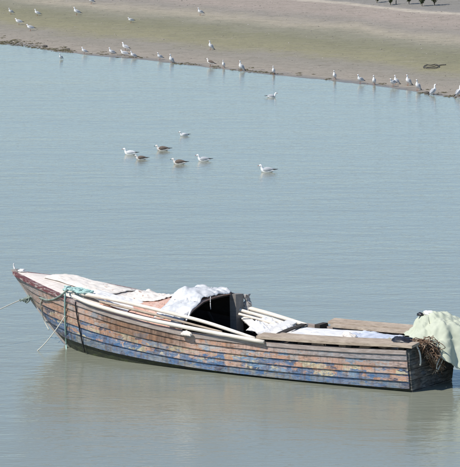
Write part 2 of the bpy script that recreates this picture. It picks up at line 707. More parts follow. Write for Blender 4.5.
# transom: horizontal boards, paint darkened to carry the shade on the stern
M_TR = hull_paint('transom_paint_shaded', [(0, (.02, .03, .04)), (.35, (.03, .045, .05)), (.6, (.05, .05, .045)), (.8, (.04, .07, .11))], 5.5, .66, (.06, .06, .055))
zl = [-0.25, 0.02, 0.19, 0.36, 0.52, 0.70]
for i in range(5):
    def hb(z):
        return hull(0, min(1, max(0, (z + .25) / (.655 + .25)))).y
    z0, z1 = zl[i] + .004, zl[i + 1] - .004
    b0, b1 = hb(z0) - .004, hb(z1) - .004
    u0 = -0.035 + .004 * (i % 2)
    rings = [[(u0, -b0, z0), (u0, b0, z0), (u0, b1, z1), (u0, -b1, z1)], [(.012, -b0, z0), (.012, b0, z0), (.012, b1, z1), (.012, -b1, z1)]]
    on_boat('transom_board', sweep(rings), M_TR, parent=boat, smooth=False)

# inner planking, so that the painted side does not show inside; near-black paints in the cabin's shade
M_INNER = wood('inner_planking_shaded', (.022, .018, .015), (.04, .034, .028))
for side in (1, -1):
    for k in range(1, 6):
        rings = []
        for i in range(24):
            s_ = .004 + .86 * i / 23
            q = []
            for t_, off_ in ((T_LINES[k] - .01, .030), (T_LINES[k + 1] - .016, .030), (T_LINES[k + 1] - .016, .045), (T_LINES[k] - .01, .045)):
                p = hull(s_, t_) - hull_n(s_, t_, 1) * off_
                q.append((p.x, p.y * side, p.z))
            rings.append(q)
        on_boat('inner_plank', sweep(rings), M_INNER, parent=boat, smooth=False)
# floor inside, ribs, bulkhead under the foredeck
M_IN = wood('inside_wood_shaded', (.045, .038, .032), (.08, .068, .056))  # floor and ribs: interior shade is put into this dark colour
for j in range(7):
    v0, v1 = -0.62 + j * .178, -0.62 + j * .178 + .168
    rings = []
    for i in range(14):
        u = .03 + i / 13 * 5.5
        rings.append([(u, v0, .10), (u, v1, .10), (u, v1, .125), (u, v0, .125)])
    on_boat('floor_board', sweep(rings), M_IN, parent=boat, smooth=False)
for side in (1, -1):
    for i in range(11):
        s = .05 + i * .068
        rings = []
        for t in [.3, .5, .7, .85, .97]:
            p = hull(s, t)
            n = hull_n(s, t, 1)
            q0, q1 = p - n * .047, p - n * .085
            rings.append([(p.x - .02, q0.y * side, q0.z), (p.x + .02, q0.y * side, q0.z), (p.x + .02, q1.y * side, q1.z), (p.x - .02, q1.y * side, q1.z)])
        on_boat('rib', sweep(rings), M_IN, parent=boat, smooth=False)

# ---- foredeck: planks from the cabin to the bow
M_DECK = wood('deck_wood', (.60, .54, .49), (.74, .68, .62), (1, 1, 1), .85, (.17, .13, .11), .60)


def deck_z(u, v):
    s = min(1, u / 8.05)
    p = hull(s, 1)
    b = max(.02, p.y)
    return p.z + .012 + 0.085 * max(0, 1 - (v / b) ** 2) * min(1, b / .5)


ND = 10
for j in range(ND):
    rings = []
    for i in range(22):
        u = 5.05 + (8.0 - 5.05) * i / 21
        b = max(.012, hull(min(1, u / 8.08), 1).y - .03)
        v0 = -b + 2 * b * j / ND + .004 * min(1, b / .3)
        v1 = -b + 2 * b * (j + 1) / ND - .004 * min(1, b / .3)
        z0, z1 = deck_z(u, v0), deck_z(u, v1)
        lift = .004 * noise.noise(Vector((u * .8, j * 2.7, 0)))
        rings.append([(u, v0, z0 + lift), (u, v1, z1 + lift), (u, v1, z1 + lift - .025), (u, v0, z0 + lift - .025)])
    V, Fc = sweep(rings)
    on_boat('deck_plank', (V, [q[::-1] for q in Fc]), M_DECK, parent=boat, smooth=False)

# ---- cabin: a low arched shelter, open aft
M_ROOF = NT('cabin_roof_paint', .8, .25)
w = M_ROOF
cv = w.coord()
rn = w.noise(cv, 3.2, 6, .7, .4)
col = w.ramp(rn, [(.3, (.56, .30, .22)), (.55, (.60, .40, .32)), (.72, (.62, .54, .48))])
vo = w.n('ShaderNodeTexVoronoi', feature='DISTANCE_TO_EDGE')
vo.inputs['Scale'].default_value = 6.5
wv_ = w.n('ShaderNodeMix', data_type='RGBA', blend_type='LINEAR_LIGHT')
wv_.inputs[0].default_value = .12
nn = w.n('ShaderNodeTexNoise')
nn.inputs['Scale'].default_value = 7
w.l(cv, nn.inputs['Vector'])
w.l(cv, wv_.inputs[6])
w.l(nn.outputs['Color'], wv_.inputs[7])
w.l(wv_.outputs[2], vo.inputs['Vector'])
crk = w.ramp(vo.outputs['Distance'], [(.0, .8), (.03, 0.0)])
col = w.mix(crk, col, (.16, .08, .06))
w.base(col)
w.bump(rn, .6, .02)
M_ROOF = w.m

ARCH = [(.93, .64), (.86, .74), (.62, .92), (.28, 1.03), (0, 1.055), (-.25, 1.06), (-.5, 1.05), (-.66, 1.02), (-.74, .90), (-.80, .63)]


def roof_pt(a, b, off=0.0):
    """a 0 aft opening..1 forward end on the deck, b 0 near side..1 far side"""
    u = 4.08 + 1.75 * a
    m = len(ARCH) - 1
    k = min(int(b * m), m - 1)
    t = b * m - k
    v = ARCH[k][0] * (1 - t) + ARCH[k + 1][0] * t
    z = ARCH[k][1] * (1 - t) + ARCH[k + 1][1] * t
    bb = hull(u / 8.05, 1)
    v1 = v / .9 * (bb.y - .02)
    z1 = deck_z(u, v1) + .006
    e = a * a * (3 - 2 * a)
    vv, zz = v * (1 - e) + v1 * e, z * (1 - e) + z1 * e
    if a > .0:
        zz += .012 * fbm((u * 2.2, vv * 2.2, 5)) * math.sin(math.pi * a)
    lift = bb.z - .60
    zz += lift * (1 - e) * .5 * a
    return Vector((u, vv, zz + off))


roof = on_boat('cabin_roof', grid(28, 40, roof_pt), M_ROOF, parent=boat, thick=.022)
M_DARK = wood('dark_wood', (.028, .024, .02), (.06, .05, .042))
# far-side post and frame of the opening
M_POST = wood('post_wood', (.17, .16, .15), (.30, .28, .26))
V, Fc = sweep([[(3.98, -.76, .12), (4.10, -.76, .12), (4.10, -.56, .12), (3.98, -.56, .12)], [(3.98, -.76, 1.03), (4.10, -.76, 1.03), (4.10, -.52, 1.05), (3.98, -.52, 1.05)]])
on_boat('cabin_post', (V, Fc), M_POST, parent=boat, smooth=False)
bb_ = hull(5.89 / 7.5, .45).y - .06
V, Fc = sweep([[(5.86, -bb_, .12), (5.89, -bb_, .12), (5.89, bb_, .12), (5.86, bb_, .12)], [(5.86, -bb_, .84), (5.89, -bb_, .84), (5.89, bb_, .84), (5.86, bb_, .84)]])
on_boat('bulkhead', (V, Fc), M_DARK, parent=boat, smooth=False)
# cabin liner: cloth inside the arch for side walls, near-black to paint in the shade
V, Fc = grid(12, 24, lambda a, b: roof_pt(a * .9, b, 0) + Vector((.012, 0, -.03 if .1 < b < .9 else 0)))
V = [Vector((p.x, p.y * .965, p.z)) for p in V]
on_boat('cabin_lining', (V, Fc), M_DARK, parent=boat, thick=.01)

# ---- side decks aft: wide capping planks on the gunwales and a thwart
M_CAP = wood('capping_wood', (.34, .27, .205), (.50, .42, .33), (1, 1, 1), .85, (.11, .08, .06), .53)


CAPS = {}


def cap_plank(ua, ub, side, w0, w1, zoff, mat, name='capping_plank', n=16, skew=0.0, z_in=0.0, z_out=0.0):
    rings = []
    for i in range(n):
        u = ua + (ub - ua) * i / (n - 1)
        p = hull(max(0, u / 8.0), 1)
        z = p.z + zoff + .006 * noise.noise(Vector((u, side, zoff * 50)))
        o0, o1 = p.y + w0 + skew * (u - ua), p.y + w1 + skew * (u - ua)
        rings.append([(u, o0 * side, z + z_in), (u, o1 * side, z + z_out), (u, o1 * side, z + z_out + .042), (u, o0 * side, z + z_in + .042)])
    V, Fc = sweep(rings)
    if side < 0:
        Fc = [q[::-1] for q in Fc]
    o = on_boat(name, (V, Fc), mat, parent=boat, smooth=False)
    CAPS.setdefault(side, o)
    return o


cap_plank(-.12, 2.62, 1, -.18, .055, .072, M_CAP, z_in=.025)
cap_plank(.02, 2.36, 1, -.325, -.195, .092, M_CAP, skew=.012, z_in=.008)
cap_plank(-.55, 2.35, -1, -.17, .05, .085, M_CAP, z_out=.03)
cap_plank(.15, 2.22, -1, -.30, -.19, .062, M_CAP, z_out=.01)
for u in (.1, 1.0, 1.85, 2.5):                      # blocks under the capping planks
    for side in (1, -1):
        p = hull(u / 8, 1)
        V, Fc = sweep([[(u - .05, (p.y - .26) * side, p.z + dz), (u + .05, (p.y - .26) * side, p.z + dz), (u + .05, (p.y + .0) * side, p.z + dz), (u - .05, (p.y + .0) * side, p.z + dz)] for dz in (.0, .073)])
        on_boat('packing_block', (V, Fc), M_DARK, parent=CAPS[side], smooth=False)
for u, wd in ((2.25, .24), (.55, .22)):
    rings = [[(u, v, .50), (u + wd, v, .50), (u + wd, v, .54), (u, v, .54)] for v in [q * (hull(u / 8, .8).y - .06) for q in (-1, -.3, .3, 1)]]
    on_boat('thwart', sweep(rings), M_DARK if u > 1 else M_CAP, parent=boat, smooth=False)

# ================================================================== THINGS LYING IN THE BOAT
M_POLE = NT('pole_wood', .6, .3)
w = M_POLE
a = w.noise(w.coord((1, 8, 8)), 2.5, 5, .65)
w.base(w.ramp(a, [(.3, (.60, .53, .44)), (.55, (.76, .70, .61)), (.8, (.46, .39, .31))]))
M_POLE = w.m


def pole(pts, r0, r1, label, name='pole', group=None, mat=None):
    o = on_boat(name, tube(pts, r0, 30, 9, r1), mat or M_POLE)
    tag(o, label, 'pole', group)
    return o


# two long spars over the near gunwale
GP = 'poles lying lengthwise in the boat'
pole([LV(73, 296, .84), LV(95, 305.0, .95), LV(140, 317.5, 1.02), (LV(200, 330, 1.03)), LV(264, 342, 1.0)], .035, .033, 'lower long pale pole lying outside along the near gunwale of the boat', group=GP)
pole([LV(82, 293.5, .66), LV(120, 301, .78), LV(160, 310.5, .88), LV(205, 322, .93), LV(255, 338.5, .93)], .034, .028, 'upper long pale pole crossing in front of the black cabin opening', group=GP)
pole([LV(100, 301.5, .80), LV(140, 311, .90), LV(185, 322.5, .94), LV(222, 332.0, .955)], .022, .018, 'thin greyish pole squeezed between the two long pale poles', group=GP, mat=M_CAP)
# spars on the far side between the cabin and the far capping plank
pole([LV(236, 305, -.80), LV(270, 314, -.82), LV(307, 325.5, -.80)], .040, .036, 'topmost pale pole on the far side behind the cabin post', group=GP)
pole([LV(238, 309.5, -.66), LV(268, 318, -.66), LV(299, 327.5, -.66)], .030, .026, 'second pale pole down on the far side behind the cabin', group=GP)
pole([LV(239, 314, -.50), LV(262, 320, -.48), LV(288, 327.5, -.42)], .024, .020, 'third thin pale pole under the two far side poles', group=GP)

M_WBOARD = wood('white_board', (.62, .60, .57), (.80, .78, .74), (1, 1, 1), .7, (.3, .27, .24), .66)


def board(p0, p1, wid, label, th=.022, mat=None, tilt=0.0, name='board', cat='board', roll=0.0):
    p0, p1 = Vector(p0), Vector(p1)
    d = (p1 - p0).normalized()
    s = d.cross(Vector((0, 0, 1))).normalized()
    n = s.cross(d)
    if roll:
        q = Matrix.Rotation(roll, 3, d)
        s, n = q @ s, q @ n
    rings = []
    for i in range(8):
        t = i / 7
        c = p0.lerp(p1, t) + n * (.008 * math.sin(t * 5 + p0.x * 7))
        ww = wid * (1 + .05 * noise.noise(Vector((t * 4, p0.x, p0.y))))
        rings.append([c - s * ww / 2, c + s * ww / 2, c + s * ww / 2 + n * th, c - s * ww / 2 + n * th])
    o = on_boat(name, sweep(rings), mat or M_WBOARD, smooth=False)
    tag(o, label, cat)
    return o


board(LW(240, 313, .66), LW(262, 334, .60), .13, 'short white board leaning down right beside the cabin post', roll=.3)
board(LW(292, 322.5, .64), LW(262, 335.5, .60), .17, 'wide white board slanting across the middle of the boat', roll=-.2)
board(LW(275, 319, .66), LW(250, 331, .57), .11, 'narrow white board slanting behind the wide white board', roll=-.25)
board(LW(247, 323, .60), LW(285, 331, .55), .12, 'white board lying flat lengthwise under the slanting boards')
board(LW(304, 324.5, .69), LW(268, 339.5, .635), .10, 'dark brown plank lying crosswise where the capping planks begin', mat=M_DARK)


def crumple(p, a, f=6.0, seed=0):
    q = Vector(p) * f + Vector((seed, seed * 1.7, 0))
    return (1.7 * abs(noise.noise(q * .6)) + .8 * abs(noise.noise(q * 1.4 + Vector((5, 1, 2)))) + .25 * noise.noise(q * 3.1)) * a


M_WCLOTH = cloth_mat('white_cloth', (.62, .61, .60), (.78, .77, .75), 5, spot=(.42, .38, .33), spot_at=.64)
M_BCLOTH = cloth_mat('pale_blue_sheet', (.36, .41, .50), (.58, .61, .67), 7, spot=(.2, .19, .18))
M_SACK = cloth_mat('sacking', (.66, .60, .53), (.80, .75, .68), 6, spot=(.40, .25, .18), spot_at=.63)
M_PLASTIC = cloth_mat('grey_plastic', (.34, .36, .39), (.76, .76, .75), 4.0, .5, spot=(.035, .035, .045), spot_at=.665, spec=.5)
M_CANVAS = cloth_mat('grey_canvas', (.26, .27, .29), (.44, .44, .45), 6, .8)
M_TARP = cloth_mat('pale_green_tarp', (.44, .47, .365), (.53, .555, .445), 3.0)
M_BLACK = cloth_mat('black_bag', (.012, .012, .016), (.03, .03, .035), 5, .35, spec=.5)


def sheet(name, corners, base, amp, f, label, cat, mat, n=(40, 40), seed=0, thick=.008, edge=.5, sag=0.0):
    """crumpled sheet over four boat-local corners; base(u,v)->z adds the surface it lies on"""
    A, B, C, D = [Vector(c) for c in corners]

    def fn(i, j):
        wob_i = i + .05 * edge * noise.noise(Vector((j * 6, seed, 1)))
        wob_j = j + .05 * edge * noise.noise(Vector((i * 6, seed, 7)))
        p = (A.lerp(B, wob_i)).lerp(D.lerp(C, wob_i), wob_j)
        z = (base(p.x, p.y) if base else p.z)
        fall = min(1, 6 * min(i, 1 - i, j, 1 - j) + .25)
        return Vector((p.x, p.y, z + crumple((p.x, p.y, 0), amp, f, seed) * fall - sag * math.sin(math.pi * i) * math.sin(math.pi * j)))
    o = on_boat(name, grid(n[0], n[1], fn), mat, thick=thick)
    tag(o, label, cat)
    return o


# foredeck cloths
fd = lambda u, v: deck_z(u, v) + .018
sheet('deck_cloth', [(7.35, .20, 0), (5.95, .42, 0), (5.95, -.50, 0), (7.35, -.30, 0)], fd, .030, 4.0, 'cream cloth spread on the foredeck just behind the bow tip', 'cloth', M_SACK, (60, 34), 3)
sheet('sacking', [(6.25, .62, 0), (5.2, .84, 0), (5.25, .25, 0), (6.2, .25, 0)], lambda u, v: deck_z(u, v) + .045, .04, 5.0, 'whitish sacking bundled under the long poles on the foredeck', 'cloth', M_WCLOTH, (46, 30), 11)


def rooftop(i, j):
    p = roof_pt(.52 + .46 * i + .03 * noise.noise(Vector((j * 5, 9, 0))), .34 + .52 * j + .02 * noise.noise(Vector((i * 5, 3, 0))))
    return p + Vector((0, 0, .014 + crumple(p, .035, 6.0, 21)))


tag(on_boat('sacking', grid(40, 40, rooftop), M_SACK, thick=.008), 'grey white rag heaped in front of the pinkish cabin roof', 'cloth')

# crumpled plastic over the aft edge of the cabin roof


def plast(i, j):
    a = -.008 + .36 * i + .03 * noise.noise(Vector((j * 5, 2, 0)))
    b = .13 + .67 * j + .02 * noise.noise(Vector((i * 5, 5, 0)))
    p = roof_pt(max(a, 0), b)
    if a < 0:
        p.x += a * 2
        p.z += a * .8
    q0 = roof_pt(max(a, 0), min(1, b + .02))
    q1 = roof_pt(max(a, 0) + .02, b)
    n = (q1 - p).cross(q0 - roof_pt(max(a, 0), b))
    n = n.normalized() if n.z > 0 else (-n).normalized()
    fall = min(1, 5 * min(i + .06, 1 - i, j, 1 - j) + .15)
    bulge = .12 * math.exp(-((j - .40) / .24) ** 2) * math.exp(-((i - .42) / .35) ** 2)
    q = Vector((p.x * 2.4 + p.y * 1.3 + 3.1, p.y * 5.2 - p.x * 2.2, p.z * 3))
    q += Vector((noise.noise(q * 1.3), noise.noise(q * 1.3 + Vector((7, 0, 0))), 0)) * .5
    k = .15 * abs(noise.noise(q)) + .06 * abs(noise.noise(q * 2.1 + Vector((1, 5, 2)))) + .008 * noise.noise(q * 5)
    slip = Vector((noise.noise(p * 6), noise.noise(p * 6 + Vector((4, 4, 4))), 0)) * .045
    return p + slip * fall + (n + Vector((0, 0, .5))).normalized() * (.014 + k * fall) + Vector((0, 0, bulge))


tag(on_boat('plastic_sheet', grid(64, 64, plast), M_PLASTIC, thick=.006), 'crumpled grey white plastic sheet heaped over the black cabin opening', 'plastic sheet')


def sidep(i, j):
    a = .005 + .13 * i
    b = .03 + .27 * j
    p = roof_pt(a, b)
    return p + Vector((0, .02, .012)) + Vector((0, 1, .5)) * crumple(p, .022, 6, 3)


tag(on_boat('canvas_flap', grid(26, 26, sidep), M_CANVAS, thick=.006), 'grey canvas flap hanging on the near edge of the cabin opening', 'canvas')
# a rag tied to the far post and the cord hanging in the opening
rp = Vector((3.93, -.80, .0))
V, Fc = loft([rp + Vector((.0, 0, z)) for z in np.linspace(.60, 1.02, 26)], [(.05 + .012 * math.sin(i * .9), .05) for i in range(26)], 20)
V = [p + Vector((.05 * fbm(p * 9), .06 * fbm(p * 8 + Vector((3, 1, 2))), .02 * fbm(p * 12))) for p in V]
tag(on_boat('rag', (V, Fc), cloth_mat('grey_rag', (.16, .15, .15), (.5, .48, .46), 16)), 'ragged grey cloth tied round the cabin post', 'rag')
cq = LU(210.5, 296.5, 4.03)
tag(on_boat('cord', tube([cq, cq + Vector((0, .005, -.1)), cq + Vector((0, -.004, -.21))], .007, 10, 6), M_WCLOTH), 'short white cord hanging in the black cabin opening', 'cord')

# a crumpled white cloth among the boards
sheet('crumpled_cloth', [LW(258, 318, .62), LW(246, 331, .60), LW(288, 336, .60), LW(299, 326, .62)], lambda u, v: .60, .085, 6.0, 'crumpled white cloth stuffed between the boards in the middle of the boat', 'cloth', M_WCLOTH, (44, 44), 81)
# things between the side decks
sheet('white_sheet', [LW(302, 329, .62), LW(282, 340, .60), LW(345, 344, .60), LW(366, 333, .62)], lambda u, v: .645, .022, 4.0, 'white sheet spread flat between the two side planks', 'cloth', M_WCLOTH, (44, 40), 41)
sheet('blue_sheet', [LW(352, 332, .62), LW(338, 344, .60), LW(392, 347, .60), LW(404, 337, .62)], lambda u, v: .635, .04, 5.0, 'pale bluish sheet bunched up behind the white sheet towards the stern', 'cloth', M_BCLOTH, (44, 40), 51)
sheet('rag', [LW(343, 335, .66), LW(338, 341, .66), LW(352, 342, .66), LW(357, 336, .66)], lambda u, v: .67, .06, 7.0, 'small beige rag between the white sheet and the bluish sheet', 'rag', M_SACK, (24, 24), 61)


def bag(center, r, label, mat, seed, sq=.6):
    V, Fc = [], []
    nu, nv = 24, 14
    for i in range(nv + 1):
        th = math.pi * i / nv
        for j in range(nu):
            ph = 2 * math.pi * j / nu
            d = Vector((math.sin(th) * math.cos(ph), math.sin(th) * math.sin(ph), math.cos(th)))
            k = .9 + .30 * fbm(d * 1.8 + Vector((seed, 0, 0))) + .22 * crumple(d, 1, 3.4, seed)
            V.append(Vector(center) + Vector((d.x * r[0] * k, d.y * r[1] * k, max(-.25, d.z) * r[2] * k)))
    for i in range(nv):
        for j in range(nu):
            j2 = (j + 1) % nu
            Fc.append((i * nu + j, (i + 1) * nu + j, (i + 1) * nu + j2, i * nu + j2))
    o = on_boat('bag', (V, Fc), mat)
    tag(o, label, 'bag')
    return o


c = LW(403, 343.5, .74)
bag(c, (.20, .15, .10), 'shiny black plastic bag lying against the green tarp', M_BLACK, 3)
c = LW(391, 341.5, .72)
bag(c, (.09, .07, .05), 'small greenish bundle beside the black plastic bag', cloth_mat('olive_rag', (.25, .27, .18), (.4, .4, .3), 8), 8)

# ---- pale green tarp heaped over the far stern corner
TC = Vector((.33, -.48, 0))


def tarp(i, j):
    th = 2 * math.pi * j
    du, dv = math.cos(th), math.sin(th)
    # outline in boat coordinates around TC (angle 0 = forward, 90 deg = near side)
    deg = math.degrees(th) % 360
    ks = [0, 45, 75, 95, 112, 133, 157, 180, 210, 240, 270, 310, 360]
    R = interp(deg, ks, [.34, .36, .44, .56, .72, .78, .84, 1.05, 1.20, .95, .55, .40, .34])
    low = interp(deg, ks, [.72, .73, .74, .74, .70, .50, .24, .10, .06, .12, .40, .70, .72])
    R *= 1 + .07 * noise.noise(Vector((du * 2, dv * 2, 3)))
    r = i
    p = TC + Vector((du, dv, 0)) * R * (r ** .8 if low > .6 else (r ** .62))
    top = 1.06 - .05 * (r ** 1.2)
    e = max(0, min(1, (r - .18) / .82))
    if low > .6:
        z = top + (low - top) * (e * e * (3 - 2 * e)) ** .8
    else:
        lump = .10 * math.exp(-((deg - 150) / 22) ** 2) * math.sin(math.pi * min(1, r * 1.1))
        z = interp(r, [0, .12, .30, .62, .82, 1.0], [top, top - .01, top - .13, top - .30, .40 * top + .60 * low - .04, low]) + lump
    fold = .035 * math.sin(th * 9 + 2.2 * noise.noise(Vector((du, dv, r * 2)))) * r
    fold += .022 * math.sin(th * 17 + 3 * r) * r
    p += Vector((du, dv, 0)) * fold
    z += crumple((p.x, p.y, z), .06, 3.5, 71) - .03 + .035 * fbm((p.x * 4, p.y * 4, z * 4)) + .030 * abs(noise.noise(Vector((p.x * 9 + p.y * 4, p.y * 11 - p.x * 3, z * 7)))) + .012 * noise.noise(Vector((p.x * 19, p.y * 17, z * 15)))
    p.z = max(z, .05)
    return p


tp = on_boat('tarpaulin', grid(80, 181, tarp), M_TARP, thick=.006)
tag(tp, 'pale green tarpaulin heaped over the stern corner hanging towards the water', 'tarpaulin')
c = TC + Vector((-.06, .06, 1.075))
bag(c, (.10, .08, .04), 'small whitish bundle on top of the green tarpaulin', M_WCLOTH, 14)
c = TC + Vector((.06, .14, 1.05))
bag(c, (.05, .045, .04), 'tiny dark bundle on top of the green tarpaulin', M_BLACK, 17)

# ---- tangle of old net hanging over the near stern corner
M_NET = NT('net_twine', .9, .1)
w = M_NET
a = w.noise(w.coord(), 9, 4)
w.base(w.ramp(a, [(.36, (.06, .036, .024)), (.5, (.19, .12, .08)), (.66, (.45, .36, .27))]))
M_NET = w.m
parts = []
rnd = random.Random(5)


def net_path(q, x):
    """q 0 on the planks .. 1 lowest; x 0..1 across"""
    a = LW(412, 347, .74)
    if q < .25:
        e = q / .25
        return Vector((.22 - .36 * e, .60 - .45 * x - .08 * e, .755 + .015 * math.sin(x * 9)))
    e = (q - .25) / .75
    return Vector((-.10 - .05 * math.sin(e * 3), .58 - .50 * x - .48 * e * (1 - .45 * x), .74 - .52 * e))


for k in range(150):
    x0 = rnd.random()
    q0, q1 = sorted((rnd.random() * .7, .35 + rnd.random() * .65))
    x1 = min(1, max(0, x0 + rnd.uniform(-.5, .5)))
    pts = []
    for i in range(6):
        t = i / 5
        p = net_path(q0 + (q1 - q0) * t, x0 + (x1 - x0) * t)
        pts.append(p + Vector((-abs(rnd.gauss(0, .03)), rnd.gauss(0, .045), rnd.gauss(0, .035))))
    parts.append(tube(pts, rnd.uniform(.003, .0075), 12, 5))
for k in range(10):
    p0 = net_path(.1, rnd.random())
    p1 = net_path(.5, rnd.random())
    m = (p0 + p1) / 2 + Vector((-.22 - .1 * rnd.random(), rnd.uniform(-.1, .1), -.1 + rnd.uniform(-.12, .12)))
    parts.append(tube([p0, m.lerp(p0, .4) + Vector((-.05, 0, .05)), m, m.lerp(p1, .5), p1], .006, 18, 5))
net = on_boat('fishing_net', merge(parts), M_NET, origin=(.05, .4, .70))
tag(net, 'tangled brown net and cords hanging over the dark transom', 'net')
p0 = Vector((-.17, .47, .66))
tag(on_boat('rope', tube([(-.08, .60, .74), (-.14, .60, .62), (-.15, .59, .50), (-.14, .585, .43)], .013, 14, 6), cloth_mat('pale_rope', (.55, .53, .46), (.68, .66, .58), 20)),
    'short pale rope end hanging at the near corner of the transom', 'rope')
p1 = LU(437, 371, -.17)
tag(on_boat('rope', tube([net_path(.6, .75) + Vector((-.05, 0, 0)), p1 + Vector((-.02, .05, .1)), p1, p1 + Vector((0, -.06, .05)), net_path(.7, .9) + Vector((-.05, 0, 0.03))], .014, 20, 6), bpy.data.materials['pale_rope']),
    'pale loop of rope at the bottom of the hanging net', 'rope')

# ---- ropes at the bow
M_TEAL = cloth_mat('teal_rope', (.25, .44, .42), (.48, .62, .58), 25)
M_PROPE = bpy.data.materials['pale_rope']
M_GROPE = cloth_mat('grey_rope', (.24, .26, .24), (.42, .44, .40), 25)


def rope(pts, r, label, mat, n=40):
    o = on_boat('rope', tube(pts, r, n, 6), mat)
    tag(o, label, 'rope')
    return o




def on_hull(x, y, off=.03):
    """pixel -> point just outside the near side of the hull"""
    v = 1.3
    while v > -.2:
        p = LV(x, y, v)
        zs = .6
        s_ = .5
        for _ in range(6):
            t_ = max(0, min(1, (p.z + .25) / (zs + .25)))
            s_ = max(0, min(1, p.x / interp(-0.25 + 1.4 * t_, [-0.25, 0, 0.3, 0.7, 1.15], [6.55, 7.0, 7.34, 7.72, STEM_TOP])))
            zs = smooth_interp(s_, SH_S, SH_Z)
        if v <= hull(s_, t_).y + off:
            return p
        v -= .01
    return LV(x, y, 0)


knot = LV(20.5, 300, .12)
far_end = blocal(px(-170, 376, 0.0))
rope([knot, knot.lerp(far_end, .08) + Vector((0, 0, -.01)), knot.lerp(far_end, .3) + Vector((0, 0, -.06)), knot.lerp(far_end, .6) + Vector((0, 0, -.09)), far_end + Vector((0, 0, -.05))], .008, 'thin pale mooring rope running out left from the bow', M_PROPE, 60)
parts = [tube([knot, LV(24, 299.2, .12), LV(28, 298, .11), LV(33, 296.8, .1), LV(37, 296.6, .1), on_hull(41, 298, .04), on_hull(47, 300, .04), on_hull(54, 299, .04), on_hull(60, 296, .05), on_hull(64, 293, .07), on_hull(67, 290, .08)], .017, 60, 7)]
rk = random.Random(3)
for k in range(7):
    c0 = LV(22 + k * 2.0, 299.6 - k * .45, .115)
    parts.append(tube([c0 + Vector((rk.gauss(0, .025), rk.gauss(0, .03), rk.gauss(0, .025))) for _ in range(6)], .012, 20, 6))
o = on_boat('rope', merge(parts), cloth_mat('dark_teal_rope', (.13, .17, .15), (.30, .35, .31), 22))
tag(o, 'dark teal knotted rope round the bow below the maroon rail', 'rope')
top = on_hull(66, 291, .04)
e1 = LW(66.5, 351, -.03)
rope([top + Vector((.02, -.16, .05)), top + Vector((0, 0, .05)), on_hull(65, 297, .06), on_hull(65, 315, .05), on_hull(65.5, 330, .05), on_hull(66.2, 343, .05), e1], .015, 'teal rope hanging straight down from the bow deck into the water', M_TEAL)
e2 = LW(36, 352, -.03)
m0 = on_hull(65, 316, .07)
rope([m0, m0.lerp(e2, .3) + Vector((0, .03, -.06)), m0.lerp(e2, .65) + Vector((0, .03, -.06)), e2], .008, 'thin pale rope slanting down left from the teal rope into the water', M_PROPE)
rope([on_hull(42, 299, .05), on_hull(40.5, 304, .05), on_hull(42, 312, .05), on_hull(44, 320, .05), on_hull(49, 330, .05)], .009, 'short pale rope dangling beside the bow stem', M_PROPE)
# strap down the hull
pts = []
for i in range(9):
    t = 1.02 - .78 * i / 8
    ub_ = interp(-0.25 + 1.4 * min(1, t), [-0.25, 0, 0.3, 0.7, 1.15], [6.55, 7.0, 7.34, 7.72, STEM_TOP])
    p = hull(6.22 / ub_, min(1, t))
    n = hull_n(6.22 / ub_, min(1, t), 1)
    pts.append(p + n * .045 + Vector((.0, 0, .03 if i == 0 else 0)))
tag(on_boat('strap', tube(pts, .012, 24, 6), M_BLACK), 'dark strap running down the hull right of the teal rope', 'strap')
# coil of teal net rope on the deck
parts = []
for k in range(9):
    c0 = LV(69 + k * 2.4, 292.2 + k * .35, .55) + Vector((0, rnd.uniform(-.06, .06), .0))
    pts = []
    for i in range(9):
        th = i / 8 * 2 * math.pi + k
        pts.append(c0 + Vector((.12 * math.cos(th) + rnd.gauss(0, .02), .10 * math.sin(th) + rnd.gauss(0, .02), .03 + .05 * rnd.random())))
    parts.append(tube(pts, .013, 26, 6))
tag(on_boat('rope_coil', merge(parts), M_TEAL), 'tangled coil of teal rope on the foredeck', 'rope')
# white rag knotted at the very tip of the bow
c = LV(17.5, 271, .0)
V, Fc = [], []
bag(Vector((c.x - .09, 0.0, 1.18)), (.07, .045, .035), 'small white rag knotted at the bow tip', M_WCLOTH, 23)
tag(on_boat('bow_pin', tube([(8.10, 0, 1.2), (8.12, .0, 1.25), (8.115, .01, 1.30)], .018, 10, 6, .008), M_WCLOTH), 'short white upright peg at the bow tip', 'peg')
# rag caught under the near gunwale
c = LV(187, 334.5, 1.03)
bag(c + Vector((0, .02, 0)), (.11, .03, .055), 'dirty white rag hanging outside the near gunwale under the poles', M_SACK, 29)

# ================================================================== GULLS
M_GW = plain('gull_white', (.80, .80, .79), .8, .05)
M_GG = plain('gull_grey', (.44, .455, .48), .8, .1)
M_GB = plain('gull_brown', (.15, .12, .10), .85, .35, 45)
M_GK = plain('gull_black', (.02, .02, .022), .7, .2)
M_GBILL = plain('gull_bill', (.40, .10, .04), .5, .1)
M_GLEG = plain('gull_leg', (.35, .10, .05), .6, .1)
M_GM = plain('gull_mottled', (.68, .65, .61), .85, .25, 40)


